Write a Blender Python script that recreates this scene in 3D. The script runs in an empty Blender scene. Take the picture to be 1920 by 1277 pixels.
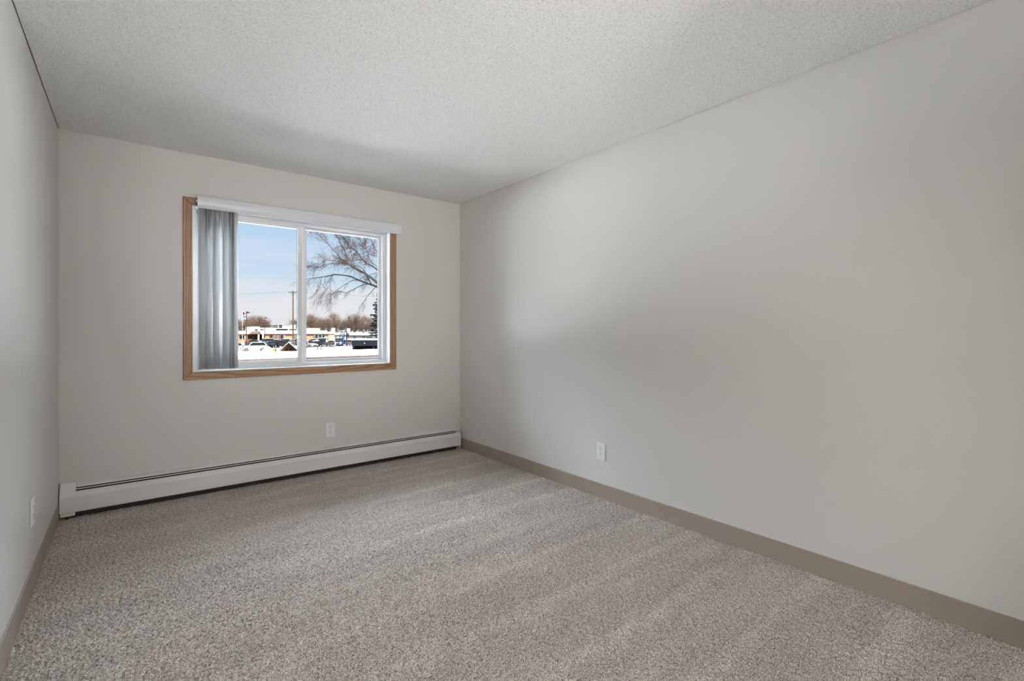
import bpy, bmesh, math, random
import numpy as np
from mathutils import Vector, Matrix, Euler

SC = bpy.context.scene
COL = SC.collection
PI = math.pi

# ------------------------------------------------------------------ camera
XL, XR, D, H = -0.3577, 2.5918, 4.1335, 2.44          # left wall, right wall, back wall, ceiling
FPX, YAW, PITCH, SHIFT, EYE = 904.75, 0.6678, -0.0033, -16.12, 1.1762
cd = bpy.data.cameras.new('camera'); cam = bpy.data.objects.new('camera', cd); COL.objects.link(cam)
cd.sensor_width = 36.0; cd.lens = FPX / 1920 * 36.0; cd.shift_y = SHIFT / 1920; cd.clip_start = 0.02; cd.clip_end = 3000
cam.location = (0, 0, EYE); cam.rotation_euler = (PI / 2 + PITCH, 0, -YAW)
SC.camera = cam

# ------------------------------------------------------------------ light
SC.view_settings.view_transform = 'Standard'
SC.view_settings.look = 'None'
SC.view_settings.gamma = 1.0
SC.view_settings.use_curve_mapping = False
SC.view_settings.exposure = 0.0
SC.cycles.sample_clamp_indirect = 40.0
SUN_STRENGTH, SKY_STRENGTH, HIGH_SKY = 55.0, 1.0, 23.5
UP_WATT, FORWARD_WATT, SIDE_WATT, CEILING_WATT = 84.0, 80.0, 106.0, 120.0

w = bpy.data.worlds.new('winter_sky'); SC.world = w; w.use_nodes = True
nt = w.node_tree; nt.nodes.clear()
def N(t, kind, **kw):
    n = t.nodes.new(kind)
    for k, v in kw.items(): setattr(n, k, v)
    return n
tc = N(nt, 'ShaderNodeTexCoord'); sep = N(nt, 'ShaderNodeSeparateXYZ')
nt.links.new(tc.outputs['Generated'], sep.inputs[0])
ramp = N(nt, 'ShaderNodeValToRGB')
cr = ramp.color_ramp
cr.elements[0].position = 0.0; cr.elements[0].color = (0.86, 0.845, 0.87, 1)
cr.elements[1].position = 1.0; cr.elements[1].color = (0.74, 0.80, 0.90, 1)
for p_, c_ in ((0.045, (0.84, 0.85, 0.89, 1)), (0.10, (0.62, 0.78, 0.92, 1)), (0.20, (0.46, 0.68, 0.93, 1)), (0.36, (0.70, 0.79, 0.92, 1))):
    e_ = cr.elements.new(p_); e_.color = c_
nt.links.new(sep.outputs['Z'], ramp.inputs[0])
mp = N(nt, 'ShaderNodeMapping'); mp.inputs['Scale'].default_value = (3, 3, 26)
nt.links.new(tc.outputs['Generated'], mp.inputs[0])
cn = N(nt, 'ShaderNodeTexNoise'); cn.inputs['Scale'].default_value = 1.6; cn.inputs['Detail'].default_value = 6
nt.links.new(mp.outputs[0], cn.inputs[0])
cmr = N(nt, 'ShaderNodeMapRange'); cmr.inputs['From Min'].default_value = 0.42; cmr.inputs['From Max'].default_value = 0.72
nt.links.new(cn.outputs[0], cmr.inputs[0])
lowr = N(nt, 'ShaderNodeMapRange'); lowr.inputs['From Min'].default_value = 0.22; lowr.inputs['From Max'].default_value = 0.03
nt.links.new(sep.outputs['Z'], lowr.inputs[0])
mul = N(nt, 'ShaderNodeMath', operation='MULTIPLY'); nt.links.new(cmr.outputs[0], mul.inputs[0]); nt.links.new(lowr.outputs[0], mul.inputs[1])
cmx = N(nt, 'ShaderNodeMix', data_type='RGBA'); cmx.inputs[7].default_value = (0.92, 0.87, 0.88, 1)
nt.links.new(mul.outputs[0], cmx.inputs[0]); nt.links.new(ramp.outputs[0], cmx.inputs[6])
bg = N(nt, 'ShaderNodeBackground')
hi = N(nt, 'ShaderNodeMapRange', interpolation_type='SMOOTHSTEP')      # unseen upper sky brightened as added light for the room
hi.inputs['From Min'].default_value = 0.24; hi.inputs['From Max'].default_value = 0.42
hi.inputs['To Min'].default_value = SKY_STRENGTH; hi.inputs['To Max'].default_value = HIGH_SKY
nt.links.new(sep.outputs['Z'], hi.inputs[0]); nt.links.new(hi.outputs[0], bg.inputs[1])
nt.links.new(cmx.outputs[2], bg.inputs[0])
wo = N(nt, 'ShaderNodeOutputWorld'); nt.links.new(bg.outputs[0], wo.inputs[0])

sd = bpy.data.lights.new('sun', 'SUN'); sun = bpy.data.objects.new('sun', sd); COL.objects.link(sun)
sd.energy = SUN_STRENGTH; sd.angle = 0.0093; sd.color = (1.0, 0.93, 0.82)
sun.location = (5, -20, 30)
sun.rotation_euler = Vector((0.19, -0.725, 0.60)).to_track_quat('Z', 'Y').to_euler()

# ------------------------------------------------------------------ materials
def material(name, col=(0.5, 0.5, 0.5), rough=0.6, metal=0.0, spec=0.5):
    m = bpy.data.materials.new(name); m.use_nodes = True
    b = m.node_tree.nodes['Principled BSDF']
    b.inputs['Base Color'].default_value = (*col, 1); b.inputs['Roughness'].default_value = rough
    b.inputs['Metallic'].default_value = metal; b.inputs['Specular IOR Level'].default_value = spec
    return m
def bsdf(m): return m.node_tree.nodes['Principled BSDF']
def coords(m, scale=(1, 1, 1), kind='Object'):
    t = m.node_tree; c = N(t, 'ShaderNodeTexCoord'); mp = N(t, 'ShaderNodeMapping'); mp.inputs['Scale'].default_value = scale
    t.links.new(c.outputs[kind], mp.inputs[0]); return mp.outputs[0]
def noise(m, vec, scale, detail=2, rough=0.5):
    t = m.node_tree; n = N(t, 'ShaderNodeTexNoise'); n.inputs['Scale'].default_value = scale; n.inputs['Detail'].default_value = detail
    n.inputs['Roughness'].default_value = rough
    t.links.new(vec, n.inputs['Vector']); return n.outputs[0]
def ramp_of(m, fac, stops):
    t = m.node_tree; r = N(t, 'ShaderNodeValToRGB'); e = r.color_ramp.elements
    e[0].position, e[0].color = stops[0][0], (*stops[0][1], 1); e[1].position, e[1].color = stops[-1][0], (*stops[-1][1], 1)
    for p_, c_ in stops[1:-1]:
        k = e.new(p_); k.color = (*c_, 1)
    t.links.new(fac, r.inputs[0]); return r.outputs[0]
def bump(m, h, strength=0.3, dist=0.002):
    t = m.node_tree; b = N(t, 'ShaderNodeBump'); b.inputs['Strength'].default_value = strength; b.inputs['Distance'].default_value = dist
    t.links.new(h, b.inputs['Height']); t.links.new(b.outputs[0], bsdf(m).inputs['Normal'])
def speckled(name, stops, scale, rough=0.8, detail=3, bs=0.0, bd=0.01, mapscale=(1, 1, 1), spec=0.3):
    m = material(name, rough=rough, spec=spec); v = coords(m, mapscale); n = noise(m, v, scale, detail)
    m.node_tree.links.new(ramp_of(m, n, stops), bsdf(m).inputs['Base Color'])
    if bs: bump(m, n, bs, bd)
    return m

M = {}
# greige wall paint, satin, faint roller texture
def paint(name, col):
    m = material(name, col, 0.42, spec=0.35); v = coords(m)
    n = noise(m, v, 220, 3); bump(m, n, 0.10, 0.002); return m
M['wall'] = paint('wall_paint', (0.665, 0.645, 0.615))
# sprayed popcorn ceiling
m = material('popcorn_ceiling', rough=0.95, spec=0.1); v = coords(m)
t = m.node_tree
n1 = noise(m, v, 205, 3, 0.65); n2 = noise(m, v, 95, 2, 0.5)
av = N(t, 'ShaderNodeMix', data_type='FLOAT'); av.inputs[0].default_value = 0.35; t.links.new(n1, av.inputs[2]); t.links.new(n2, av.inputs[3])
t.links.new(ramp_of(m, av.outputs[0], [(0.29, (0.44, 0.44, 0.425)), (0.415, (0.76, 0.76, 0.74)), (0.50, (0.865, 0.865, 0.845)), (0.64, (0.93, 0.93, 0.915))]), bsdf(m).inputs['Base Color'])  # pits between the crumbs are shaded in the colour too
bump(m, av.outputs[0], 0.5, 0.008); M['ceiling'] = m
# speckled cut pile carpet
m = material('carpet_pile', rough=0.95, spec=0.08); v = coords(m); t = m.node_tree
na = noise(m, v, 260, 2, 0.65)
ca = ramp_of(m, na, [(0.34, (0.085, 0.068, 0.057)), (0.44, (0.385, 0.337, 0.298)), (0.55, (0.60, 0.537, 0.485)), (0.68, (0.84, 0.77, 0.71))])
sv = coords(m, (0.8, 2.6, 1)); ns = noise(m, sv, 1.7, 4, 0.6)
cs = ramp_of(m, ns, [(0.36, (0.90, 0.90, 0.90)), (0.52, (1.0, 1.0, 1.0)), (0.66, (1.09, 1.09, 1.09))])  # uneven nap sheen put into the colour as soft patches
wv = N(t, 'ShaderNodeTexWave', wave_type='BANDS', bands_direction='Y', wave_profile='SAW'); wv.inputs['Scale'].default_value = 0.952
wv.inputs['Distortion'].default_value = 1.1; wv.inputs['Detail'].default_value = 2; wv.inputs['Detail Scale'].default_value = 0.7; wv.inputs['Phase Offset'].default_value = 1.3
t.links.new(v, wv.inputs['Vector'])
cw = ramp_of(m, wv.outputs['Fac'], [(0.0, (0.97, 0.97, 0.97)), (0.70, (0.99, 0.99, 0.99)), (0.88, (1.12, 1.12, 1.12)), (1.0, (1.06, 1.06, 1.06))])   # vacuum track sheen across the room, put into the colour
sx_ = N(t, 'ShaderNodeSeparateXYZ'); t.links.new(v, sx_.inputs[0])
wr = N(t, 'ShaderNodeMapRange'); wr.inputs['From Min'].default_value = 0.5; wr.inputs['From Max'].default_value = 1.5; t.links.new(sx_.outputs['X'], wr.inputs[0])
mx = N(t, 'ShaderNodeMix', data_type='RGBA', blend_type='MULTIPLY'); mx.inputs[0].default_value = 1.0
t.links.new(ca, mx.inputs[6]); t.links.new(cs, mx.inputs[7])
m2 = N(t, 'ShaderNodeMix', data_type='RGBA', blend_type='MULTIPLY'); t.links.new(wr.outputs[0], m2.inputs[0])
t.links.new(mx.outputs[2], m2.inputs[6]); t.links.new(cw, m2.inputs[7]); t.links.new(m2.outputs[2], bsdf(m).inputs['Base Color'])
bsdf(m).inputs['Sheen Weight'].default_value = 0.15
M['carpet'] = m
M['subfloor'] = material('subfloor', (0.25, 0.22, 0.2), 0.9)
M['vinyl_base'] = speckled('taupe_vinyl_base', [(0.3, (0.33, 0.282, 0.238)), (0.7, (0.37, 0.318, 0.272))], 3, rough=0.45, spec=0.4)
def oak(name, scl):
    m = material(name, rough=0.42, spec=0.4); v = coords(m, scl); t = m.node_tree
    n0 = noise(m, v, 1.0, 3, 0.5)
    wv = N(t, 'ShaderNodeTexWave', wave_type='RINGS', rings_direction='SPHERICAL'); wv.inputs['Scale'].default_value = 0.9
    wv.inputs['Distortion'].default_value = 9; wv.inputs['Detail'].default_value = 3; wv.inputs['Detail Scale'].default_value = 1.2
    t.links.new(v, wv.inputs['Vector'])
    n1 = noise(m, v, 14, 2, 0.6)
    a = N(t, 'ShaderNodeMix', data_type='FLOAT'); a.inputs[0].default_value = 0.45
    t.links.new(wv.outputs['Fac'], a.inputs[2]); t.links.new(n1, a.inputs[3])
    t.links.new(ramp_of(m, a.outputs[0], [(0.2, (0.27, 0.14, 0.070)), (0.5, (0.38, 0.22, 0.122)), (0.8, (0.44, 0.27, 0.155))]), bsdf(m).inputs['Base Color'])
    return m
M['oak_v'] = oak('oak_upright_grain', (22, 22, 1.6))
M['oak_h'] = oak('oak_level_grain', (1.6, 22, 22))
M['vinyl'] = material('white_vinyl', (0.68, 0.69, 0.70), 0.35)
M['jamb'] = material('white_jamb_paint', (0.85, 0.845, 0.83), 0.4)
M['gasket'] = material('black_gasket', (0.03, 0.03, 0.035), 0.6)
M['plastic'] = material('white_plastic', (0.80, 0.80, 0.79), 0.3)
M['valance'] = material('white_valance_plastic', (0.72, 0.72, 0.75), 0.35)
M['slot'] = material('dark_slot', (0.02, 0.02, 0.02), 0.7)
M['steel'] = material('bright_steel', (0.6, 0.6, 0.6), 0.3, 1.0)
M['enamel'] = speckled('cream_enamel', [(0.35, (0.72, 0.705, 0.675)), (0.7, (0.77, 0.755, 0.73))], 4, rough=0.38, spec=0.4)
M['heater_dark'] = material('heater_inside_shade', (0.035, 0.03, 0.027), 0.8)
M['copper'] = material('copper', (0.65, 0.30, 0.15), 0.35, 1.0)
M['brick_sill'] = speckled('brown_sill', [(0.3, (0.20, 0.125, 0.10)), (0.7, (0.27, 0.17, 0.135))], 30)
# thin window glass
m = bpy.data.materials.new('window_glass'); m.use_nodes = True; t = m.node_tree; t.nodes.clear()
tr = N(t, 'ShaderNodeBsdfTransparent'); tr.inputs[0].default_value = (0.97, 0.98, 0.98, 1); gl = N(t, 'ShaderNodeBsdfGlossy'); gl.inputs['Roughness'].default_value = 0.0
fr = N(t, 'ShaderNodeFresnel'); fr.inputs['IOR'].default_value = 1.25; ms = N(t, 'ShaderNodeMixShader'); ou = N(t, 'ShaderNodeOutputMaterial')
t.links.new(fr.outputs[0], ms.inputs[0]); t.links.new(tr.outputs[0], ms.inputs[1]); t.links.new(gl.outputs[0], ms.inputs[2]); t.links.new(ms.outputs[0], ou.inputs[0])
M['glass'] = m
# translucent vinyl vane
m = bpy.data.materials.new('vane_vinyl'); m.use_nodes = True; t = m.node_tree; pb = bsdf(m)
pb.inputs['Base Color'].default_value = (0.74, 0.74, 0.735, 1); pb.inputs['Roughness'].default_value = 0.45
tl = N(t, 'ShaderNodeBsdfTranslucent'); tl.inputs[0].default_value = (0.72, 0.73, 0.73, 1); ms = N(t, 'ShaderNodeMixShader'); ms.inputs[0].default_value = 0.38
t.links.new(pb.outputs[0], ms.inputs[1]); t.links.new(tl.outputs[0], ms.inputs[2]); t.links.new(ms.outputs[0], t.nodes['Material Output'].inputs[0])
M['vane'] = m
# outdoors
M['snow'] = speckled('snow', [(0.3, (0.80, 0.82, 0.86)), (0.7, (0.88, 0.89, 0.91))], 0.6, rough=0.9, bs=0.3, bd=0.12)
M['far_snow'] = speckled('dimmed_snow', [(0.3, (0.095, 0.097, 0.103)), (0.7, (0.125, 0.127, 0.13))], 0.6, rough=0.9, bs=0.3, bd=0.12)  # snow colour darkened to hold down its brightness outdoors
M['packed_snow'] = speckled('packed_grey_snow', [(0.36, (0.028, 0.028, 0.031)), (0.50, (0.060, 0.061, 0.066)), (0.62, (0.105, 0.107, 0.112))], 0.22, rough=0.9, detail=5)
m = material('orange_brick', rough=0.85, spec=0.2); v = coords(m); bt = N(m.node_tree, 'ShaderNodeTexBrick')
bt.inputs['Color1'].default_value = (0.125, 0.052, 0.024, 1); bt.inputs['Color2'].default_value = (0.105, 0.043, 0.020, 1); bt.inputs['Mortar'].default_value = (0.13, 0.092, 0.07, 1)
bt.inputs['Scale'].default_value = 2.2; vm = N(m.node_tree, 'ShaderNodeMapping'); vm.inputs['Rotation'].default_value = (PI / 2, 0, 0)
m.node_tree.links.new(v, vm.inputs[0]); m.node_tree.links.new(vm.outputs[0], bt.inputs[0]); m.node_tree.links.new(bt.outputs[0], bsdf(m).inputs['Base Color']); M['brick'] = m
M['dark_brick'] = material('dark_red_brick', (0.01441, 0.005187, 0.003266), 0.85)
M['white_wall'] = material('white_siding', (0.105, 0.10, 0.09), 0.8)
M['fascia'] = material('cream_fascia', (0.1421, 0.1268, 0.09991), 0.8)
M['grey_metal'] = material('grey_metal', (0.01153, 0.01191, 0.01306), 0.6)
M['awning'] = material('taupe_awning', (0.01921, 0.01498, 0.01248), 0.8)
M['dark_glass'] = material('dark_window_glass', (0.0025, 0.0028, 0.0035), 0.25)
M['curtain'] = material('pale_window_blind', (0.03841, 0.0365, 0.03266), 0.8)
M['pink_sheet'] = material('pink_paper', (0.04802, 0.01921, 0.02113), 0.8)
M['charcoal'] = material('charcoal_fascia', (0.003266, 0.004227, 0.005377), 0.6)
M['bay_shade'] = material('bay_shade_black', (0.002, 0.002, 0.002), 0.8)
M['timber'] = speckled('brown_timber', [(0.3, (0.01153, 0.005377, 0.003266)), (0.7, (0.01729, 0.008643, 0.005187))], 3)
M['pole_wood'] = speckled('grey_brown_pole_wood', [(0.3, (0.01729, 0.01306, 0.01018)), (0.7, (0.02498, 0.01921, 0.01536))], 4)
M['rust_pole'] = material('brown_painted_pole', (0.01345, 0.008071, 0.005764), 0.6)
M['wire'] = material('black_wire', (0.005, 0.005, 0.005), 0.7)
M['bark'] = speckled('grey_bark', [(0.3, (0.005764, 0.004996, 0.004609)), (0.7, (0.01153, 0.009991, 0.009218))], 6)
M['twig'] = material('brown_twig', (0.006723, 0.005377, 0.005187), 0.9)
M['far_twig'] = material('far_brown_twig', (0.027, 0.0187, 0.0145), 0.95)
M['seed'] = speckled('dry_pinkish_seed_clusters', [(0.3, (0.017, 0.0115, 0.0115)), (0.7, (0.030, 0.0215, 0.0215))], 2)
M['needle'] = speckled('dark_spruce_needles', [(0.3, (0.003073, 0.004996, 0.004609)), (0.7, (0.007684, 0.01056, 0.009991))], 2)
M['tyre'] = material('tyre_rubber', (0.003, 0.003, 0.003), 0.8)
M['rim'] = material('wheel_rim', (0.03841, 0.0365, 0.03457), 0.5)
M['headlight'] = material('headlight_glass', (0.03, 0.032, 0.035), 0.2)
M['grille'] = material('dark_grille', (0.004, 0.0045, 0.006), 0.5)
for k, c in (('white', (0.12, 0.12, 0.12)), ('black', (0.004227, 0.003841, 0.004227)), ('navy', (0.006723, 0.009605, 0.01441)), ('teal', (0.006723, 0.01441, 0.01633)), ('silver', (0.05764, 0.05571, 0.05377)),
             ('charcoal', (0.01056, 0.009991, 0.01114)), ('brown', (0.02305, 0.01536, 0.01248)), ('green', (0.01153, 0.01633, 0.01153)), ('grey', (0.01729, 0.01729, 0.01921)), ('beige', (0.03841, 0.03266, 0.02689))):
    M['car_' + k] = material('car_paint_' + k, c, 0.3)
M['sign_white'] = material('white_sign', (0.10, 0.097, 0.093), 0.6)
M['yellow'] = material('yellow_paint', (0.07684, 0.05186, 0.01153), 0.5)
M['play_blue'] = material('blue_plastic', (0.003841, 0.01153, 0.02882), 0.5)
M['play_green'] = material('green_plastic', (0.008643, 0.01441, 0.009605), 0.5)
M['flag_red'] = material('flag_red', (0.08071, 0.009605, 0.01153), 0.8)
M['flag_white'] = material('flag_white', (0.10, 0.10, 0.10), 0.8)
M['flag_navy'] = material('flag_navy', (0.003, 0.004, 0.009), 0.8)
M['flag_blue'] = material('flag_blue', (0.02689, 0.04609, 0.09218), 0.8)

for k in ('far_snow', 'packed_snow', 'brick', 'dark_brick', 'white_wall', 'fascia', 'grey_metal', 'awning', 'dark_glass', 'curtain', 'pink_sheet', 'charcoal', 'bay_shade', 'timber', 'pole_wood', 'rust_pole',
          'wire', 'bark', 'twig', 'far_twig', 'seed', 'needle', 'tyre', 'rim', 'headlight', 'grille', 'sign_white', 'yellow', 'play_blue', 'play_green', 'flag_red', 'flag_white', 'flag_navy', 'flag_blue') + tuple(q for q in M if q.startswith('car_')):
    bsdf(M[k]).inputs['Specular IOR Level'].default_value = 0.01; bsdf(M[k]).inputs['Roughness'].default_value = 0.8      # gloss removed outdoors so the brightened upper sky does not reflect

# ------------------------------------------------------------------ mesh helpers
class MB:
    def __init__(s): s.v = []; s.f = []
    def add(s, vs, fs):
        o = len(s.v); s.v += [tuple(x) for x in vs]; s.f += [tuple(i + o for i in q) for q in fs]; return s
    def box(s, x0, x1, y0, y1, z0, z1):
        return s.add([(x0, y0, z0), (x1, y0, z0), (x1, y1, z0), (x0, y1, z0), (x0, y0, z1), (x1, y0, z1), (x1, y1, z1), (x0, y1, z1)],
                     [(0, 3, 2, 1), (4, 5, 6, 7), (0, 1, 5, 4), (1, 2, 6, 5), (2, 3, 7, 6), (3, 0, 4, 7)])
    def prism(s, poly, a0, a1, axis):
        # poly: list of 2D points; axis 0: (y,z) extruded along x; 1: (x,z) along y; 2: (x,y) along z
        n = len(poly)
        def P(q, a): return (a, q[0], q[1]) if axis == 0 else ((q[0], a, q[1]) if axis == 1 else (q[0], q[1], a))
        vs = [P(q, a0) for q in poly] + [P(q, a1) for q in poly]
        fs = [tuple(range(n)), tuple(range(2 * n - 1, n - 1, -1))] + [(i, i + n, (i + 1) % n + n, (i + 1) % n) for i in range(n)]
        return s.add(vs, fs)
    def tube(s, pts, rad, n=6, cap=True):
        pts = [Vector(p) for p in pts]; r = rad if isinstance(rad, (list, tuple)) else [rad] * len(pts)
        o = len(s.v); ref = Vector((0, 0, 1)); k = len(pts)
        for i, p in enumerate(pts):
            d = (pts[min(i + 1, k - 1)] - pts[max(i - 1, 0)])
            if d.length < 1e-9: d = Vector((0, 0, 1))
            d.normalize()
            a = d.cross(ref)
            if a.length < 1e-3: a = d.cross(Vector((1, 0, 0)))
            a.normalize(); b = d.cross(a)
            for j in range(n):
                th = 2 * PI * j / n; s.v.append(tuple(p + (a * math.cos(th) + b * math.sin(th)) * r[i]))
        for i in range(k - 1):
            for j in range(n):
                s.f.append((o + i * n + j, o + i * n + (j + 1) % n, o + (i + 1) * n + (j + 1) % n, o + (i + 1) * n + j))
        if cap:
            s.f.append(tuple(o + j for j in range(n - 1, -1, -1))); s.f.append(tuple(o + (k - 1) * n + j for j in range(n)))
        return s
    def cyl(s, c, axis, r, length, n=20):
        c = Vector(c); d = Vector([1 if i == axis else 0 for i in range(3)]) * length / 2
        return s.tube([c - d, c + d], r, n)
    def lathe(s, c, prof, n=24):
        o = len(s.v)
        for r, z in prof:
            for j in range(n):
                s.v.append((c[0] + r * math.cos(2 * PI * j / n), c[1] + r * math.sin(2 * PI * j / n), c[2] + z))
        for i in range(len(prof) - 1):
            for j in range(n): s.f.append((o + i * n + j, o + i * n + (j + 1) % n, o + (i + 1) * n + (j + 1) % n, o + (i + 1) * n + j))
        s.f.append(tuple(o + j for j in range(n - 1, -1, -1))); s.f.append(tuple(o + (len(prof) - 1) * n + j for j in range(n)))
        return s
    def build(s, name, mat, parent=None, bevel=0.0, smooth=False, fix=True, off=None):
        me = bpy.data.meshes.new(name)
        vs = s.v
        base = off if off is not None else (parent_origin(parent) if parent else None)
        if base is not None: vs = [(x - base[0], y - base[1], z - base[2]) for x, y, z in vs]
        me.from_pydata(vs, [], s.f)
        if fix:
            b = bmesh.new(); b.from_mesh(me); bmesh.ops.recalc_face_normals(b, faces=b.faces[:]); b.to_mesh(me); b.free()
        me.materials.append(mat)
        if smooth:
            for p_ in me.polygons: p_.use_smooth = True
        o = bpy.data.objects.new(name, me); COL.objects.link(o)
        if parent: o.parent = parent
        elif base is not None: o.location = base
        if bevel:
            md = o.modifiers.new('bevel', 'BEVEL'); md.width = bevel; md.segments = 2; md.limit_method = 'ANGLE'; md.angle_limit = math.radians(40)
        return o
ORI = {}
def parent_origin(p):       # meshes of room things are drawn in room coordinates and then measured from their thing's base
    while p is not None:
        if p.name in ORI: return ORI[p.name]
        p = p.parent
    return (0, 0, 0)
def tag(o, label=None, cat=None, group=None, kind=None):
    if label: o['label'] = label
    if cat: o['category'] = cat
    if group: o['group'] = group
    if kind: o['kind'] = kind
    return o
def thing(name, loc, label=None, cat=None, group=None, kind=None, rz=0.0, room=False):
    o = bpy.data.objects.new(name, None); COL.objects.link(o); o.location = loc; o.rotation_euler = (0, 0, rz); o.empty_display_size = 0.1
    if room: ORI[o.name] = tuple(loc)
    return tag(o, label, cat, group, kind)
def struct(o): o['kind'] = 'structure'; return o
def copy_tree(o, parent=None):
    c = o.copy(); COL.objects.link(c)
    if parent: c.parent = parent
    for ch in o.children: copy_tree(ch, c)
    return c

# ------------------------------------------------------------------ room shell
WX0, WX1, WZ0, WZ1 = 0.343, 1.843, 0.877, 2.070        # window opening
WT = 0.17                                              # outer wall thickness
YR = -1.5                                              # wall behind the camera
b = MB()
b.box(XL - 0.15, WX0, D, D + WT, -0.2, 2.6).box(WX1, XR + 0.15, D, D + WT, -0.2, 2.6).box(WX0, WX1, D, D + WT, -0.2, WZ0).box(WX0, WX1, D, D + WT, WZ1, 2.6)
struct(b.build('wall_back', M['wall']))
struct(MB().box(XL - 0.15, XL, YR, D, -0.2, 2.6).build('wall_left', M['wall']))
struct(MB().box(XR, XR + 0.15, YR, D, -0.2, 2.6).build('wall_right', M['wall']))
struct(MB().box(XL - 0.15, XR + 0.15, YR - 0.15, YR, -0.2, 2.6).build('wall_rear', M['wall']))
struct(MB().box(XL + 0.004, XR - 0.004, YR, D - 0.004, H, H + 0.16).build('ceiling', M['ceiling']))
struct(MB().box(XL, XR, YR, D, -0.2, -0.014).build('floor', M['subfloor']))
# the rest of the apartment house this room sits in (it throws the shade in front of the window)
b = MB()
b.box(-14, 18, -9, D + WT, -3.0, -0.21).box(-14, 18, -9, D + WT, 2.61, 3.25)
b.box(-14, XL - 0.16, -9, D + WT, -0.21, 2.61).box(XR + 0.16, 18, -9, D + WT, -0.21, 2.61).box(XL - 0.16, XR + 0.16, -9, YR - 0.16, -0.21, 2.61)
struct(b.build('wall_exterior', M['brick_sill']))

# carpet: dense tufted pile
nx, ny = 640, 900
cx = np.linspace(XL, XR, nx); cy = np.linspace(0.0, D, ny)
X, Y = np.meshgrid(cx, cy)
rng = np.random.default_rng(4)
Z = rng.normal(0, 1, (ny, nx)); Z = (Z + np.roll(Z, 1, 0) * 0.45 + np.roll(Z, 1, 1) * 0.45)
Zc = -0.004 + 0.0023 * np.clip(Z, -2.2, 2.2)
X = np.clip(X + rng.normal(0, 0.0011, X.shape), XL + 0.0005, XR - 0.0005); Y = np.clip(Y + rng.normal(0, 0.0011, X.shape), 0, D - 0.0005)
me = bpy.data.meshes.new('carpet'); nv = nx * ny
me.vertices.add(nv); me.vertices.foreach_set('co', np.stack([X, Y, Zc], -1).astype(np.float32).ravel())
i0 = (np.arange(ny - 1)[:, None] * nx + np.arange(nx - 1)[None, :]).ravel()
q = np.stack([i0, i0 + 1, i0 + nx + 1, i0 + nx], -1).astype(np.int32)
me.loops.add(q.size); me.loops.foreach_set('vertex_index', q.ravel())
me.polygons.add(len(q)); me.polygons.foreach_set('loop_start', np.arange(0, q.size, 4, dtype=np.int32)); me.polygons.foreach_set('loop_total', np.full(len(q), 4, dtype=np.int32))
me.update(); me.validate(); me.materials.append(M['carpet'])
carpet = bpy.data.objects.new('carpet', me); COL.objects.link(carpet)
tag(carpet, 'speckled beige and grey cut pile carpet laid wall to wall', 'carpet', kind='stuff')
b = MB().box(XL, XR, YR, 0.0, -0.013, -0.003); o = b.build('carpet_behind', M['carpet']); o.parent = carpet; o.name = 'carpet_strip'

# baseboards: 4 inch vinyl cove base
def base_profile(s):      # (distance from wall, z)
    return [(0, -0.012), (s * 0.0050, -0.012), (s * 0.0045, 0.004), (s * 0.0035, 0.024), (s * 0.0035, 0.097), (s * 0.0015, 0.101), (0, 0.101)]
prof = [(XR + a, z) for a, z in base_profile(-1)]
struct(MB().prism(prof, YR, 2.4488, 1).prism(prof, 2.4506, D, 1).build('baseboard_right', M['vinyl_base']))
prof = [(XL + a, z) for a, z in base_profile(1)]
prof2 = [(XL + a * 1.5, z + 0.002) for a, z in base_profile(1)]
struct(MB().prism(prof, 3.138, D, 1).prism(prof2, YR, 3.136, 1).build('baseboard_left', M['vinyl_base']))
prof = [(D + a, z) for a, z in base_profile(-1)]
struct(MB().prism(prof, XL + 0.02, XR - 0.014, 0).build('baseboard_back', M['vinyl_base']))

# ------------------------------------------------------------------ window
win = thing('window_1', ((WX0 + WX1) / 2, D, WZ0), 'white sliding window framed in oak casing looking onto a snowy parking lot', kind='structure', room=True)
CW, CT = 0.056, 0.016
cx0, cx1, cz0, cz1 = WX0 - CW, WX1 + CW + 0.004, WZ0 - CW, WZ1 + CW
def casing(poly, mat):
    o = MB().prism(poly, D - CT, D - 0.0005, 1).build('casing_board', mat, win, bevel=0.003)
    return o
casing([(cx0, cz0), (WX0, WZ0), (WX0, WZ1), (cx0, cz1)], M['oak_v'])
casing([(cx1, cz0), (WX1, WZ0), (WX1, WZ1), (cx1, cz1)], M['oak_v'])
casing([(cx0, cz0), (cx1, cz0), (WX1, WZ0), (WX0, WZ0)], M['oak_h'])
casing([(cx0, cz1), (cx1, cz1), (WX1, WZ1), (WX0, WZ1)], M['oak_h'])
def ring(b, x0, x1, z0, z1, y0, y1, wl, wr, wb, wt):
    b.box(x0, x0 + wl, y0, y1, z0, z1).box(x1 - wr, x1, y0, y1, z0, z1).box(x0 + wl, x1 - wr, y0, y1, z0, z0 + wb).box(x0 + wl, x1 - wr, y0, y1, z1 - wt, z1); return b
ring(MB(), WX0, WX1, WZ0, WZ1, D - 0.010, D + 0.16, 0.006, 0.006, 0.006, 0.006).build('jamb', M['jamb'], win)
FY = D + 0.075
fx0, fx1, fz0, fz1 = WX0 + 0.006, WX1 - 0.006, WZ0 + 0.006, WZ1 - 0.006
b = MB(); ring(b, fx0, fx1, fz0, fz1, FY, D + 0.16, 0.030, 0.030, 0.026, 0.026)
b.box(fx0 + 0.03, fx1 - 0.03, FY + 0.042, FY + 0.046, fz0 + 0.026, fz0 + 0.034).box(fx0 + 0.03, fx1 - 0.03, FY + 0.042, FY + 0.046, fz1 - 0.034, fz1 - 0.026)
b.box(fx1 - 0.040, fx1 - 0.030, FY + 0.034, FY + 0.046, fz0 + 0.026, fz1 - 0.026)
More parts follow.
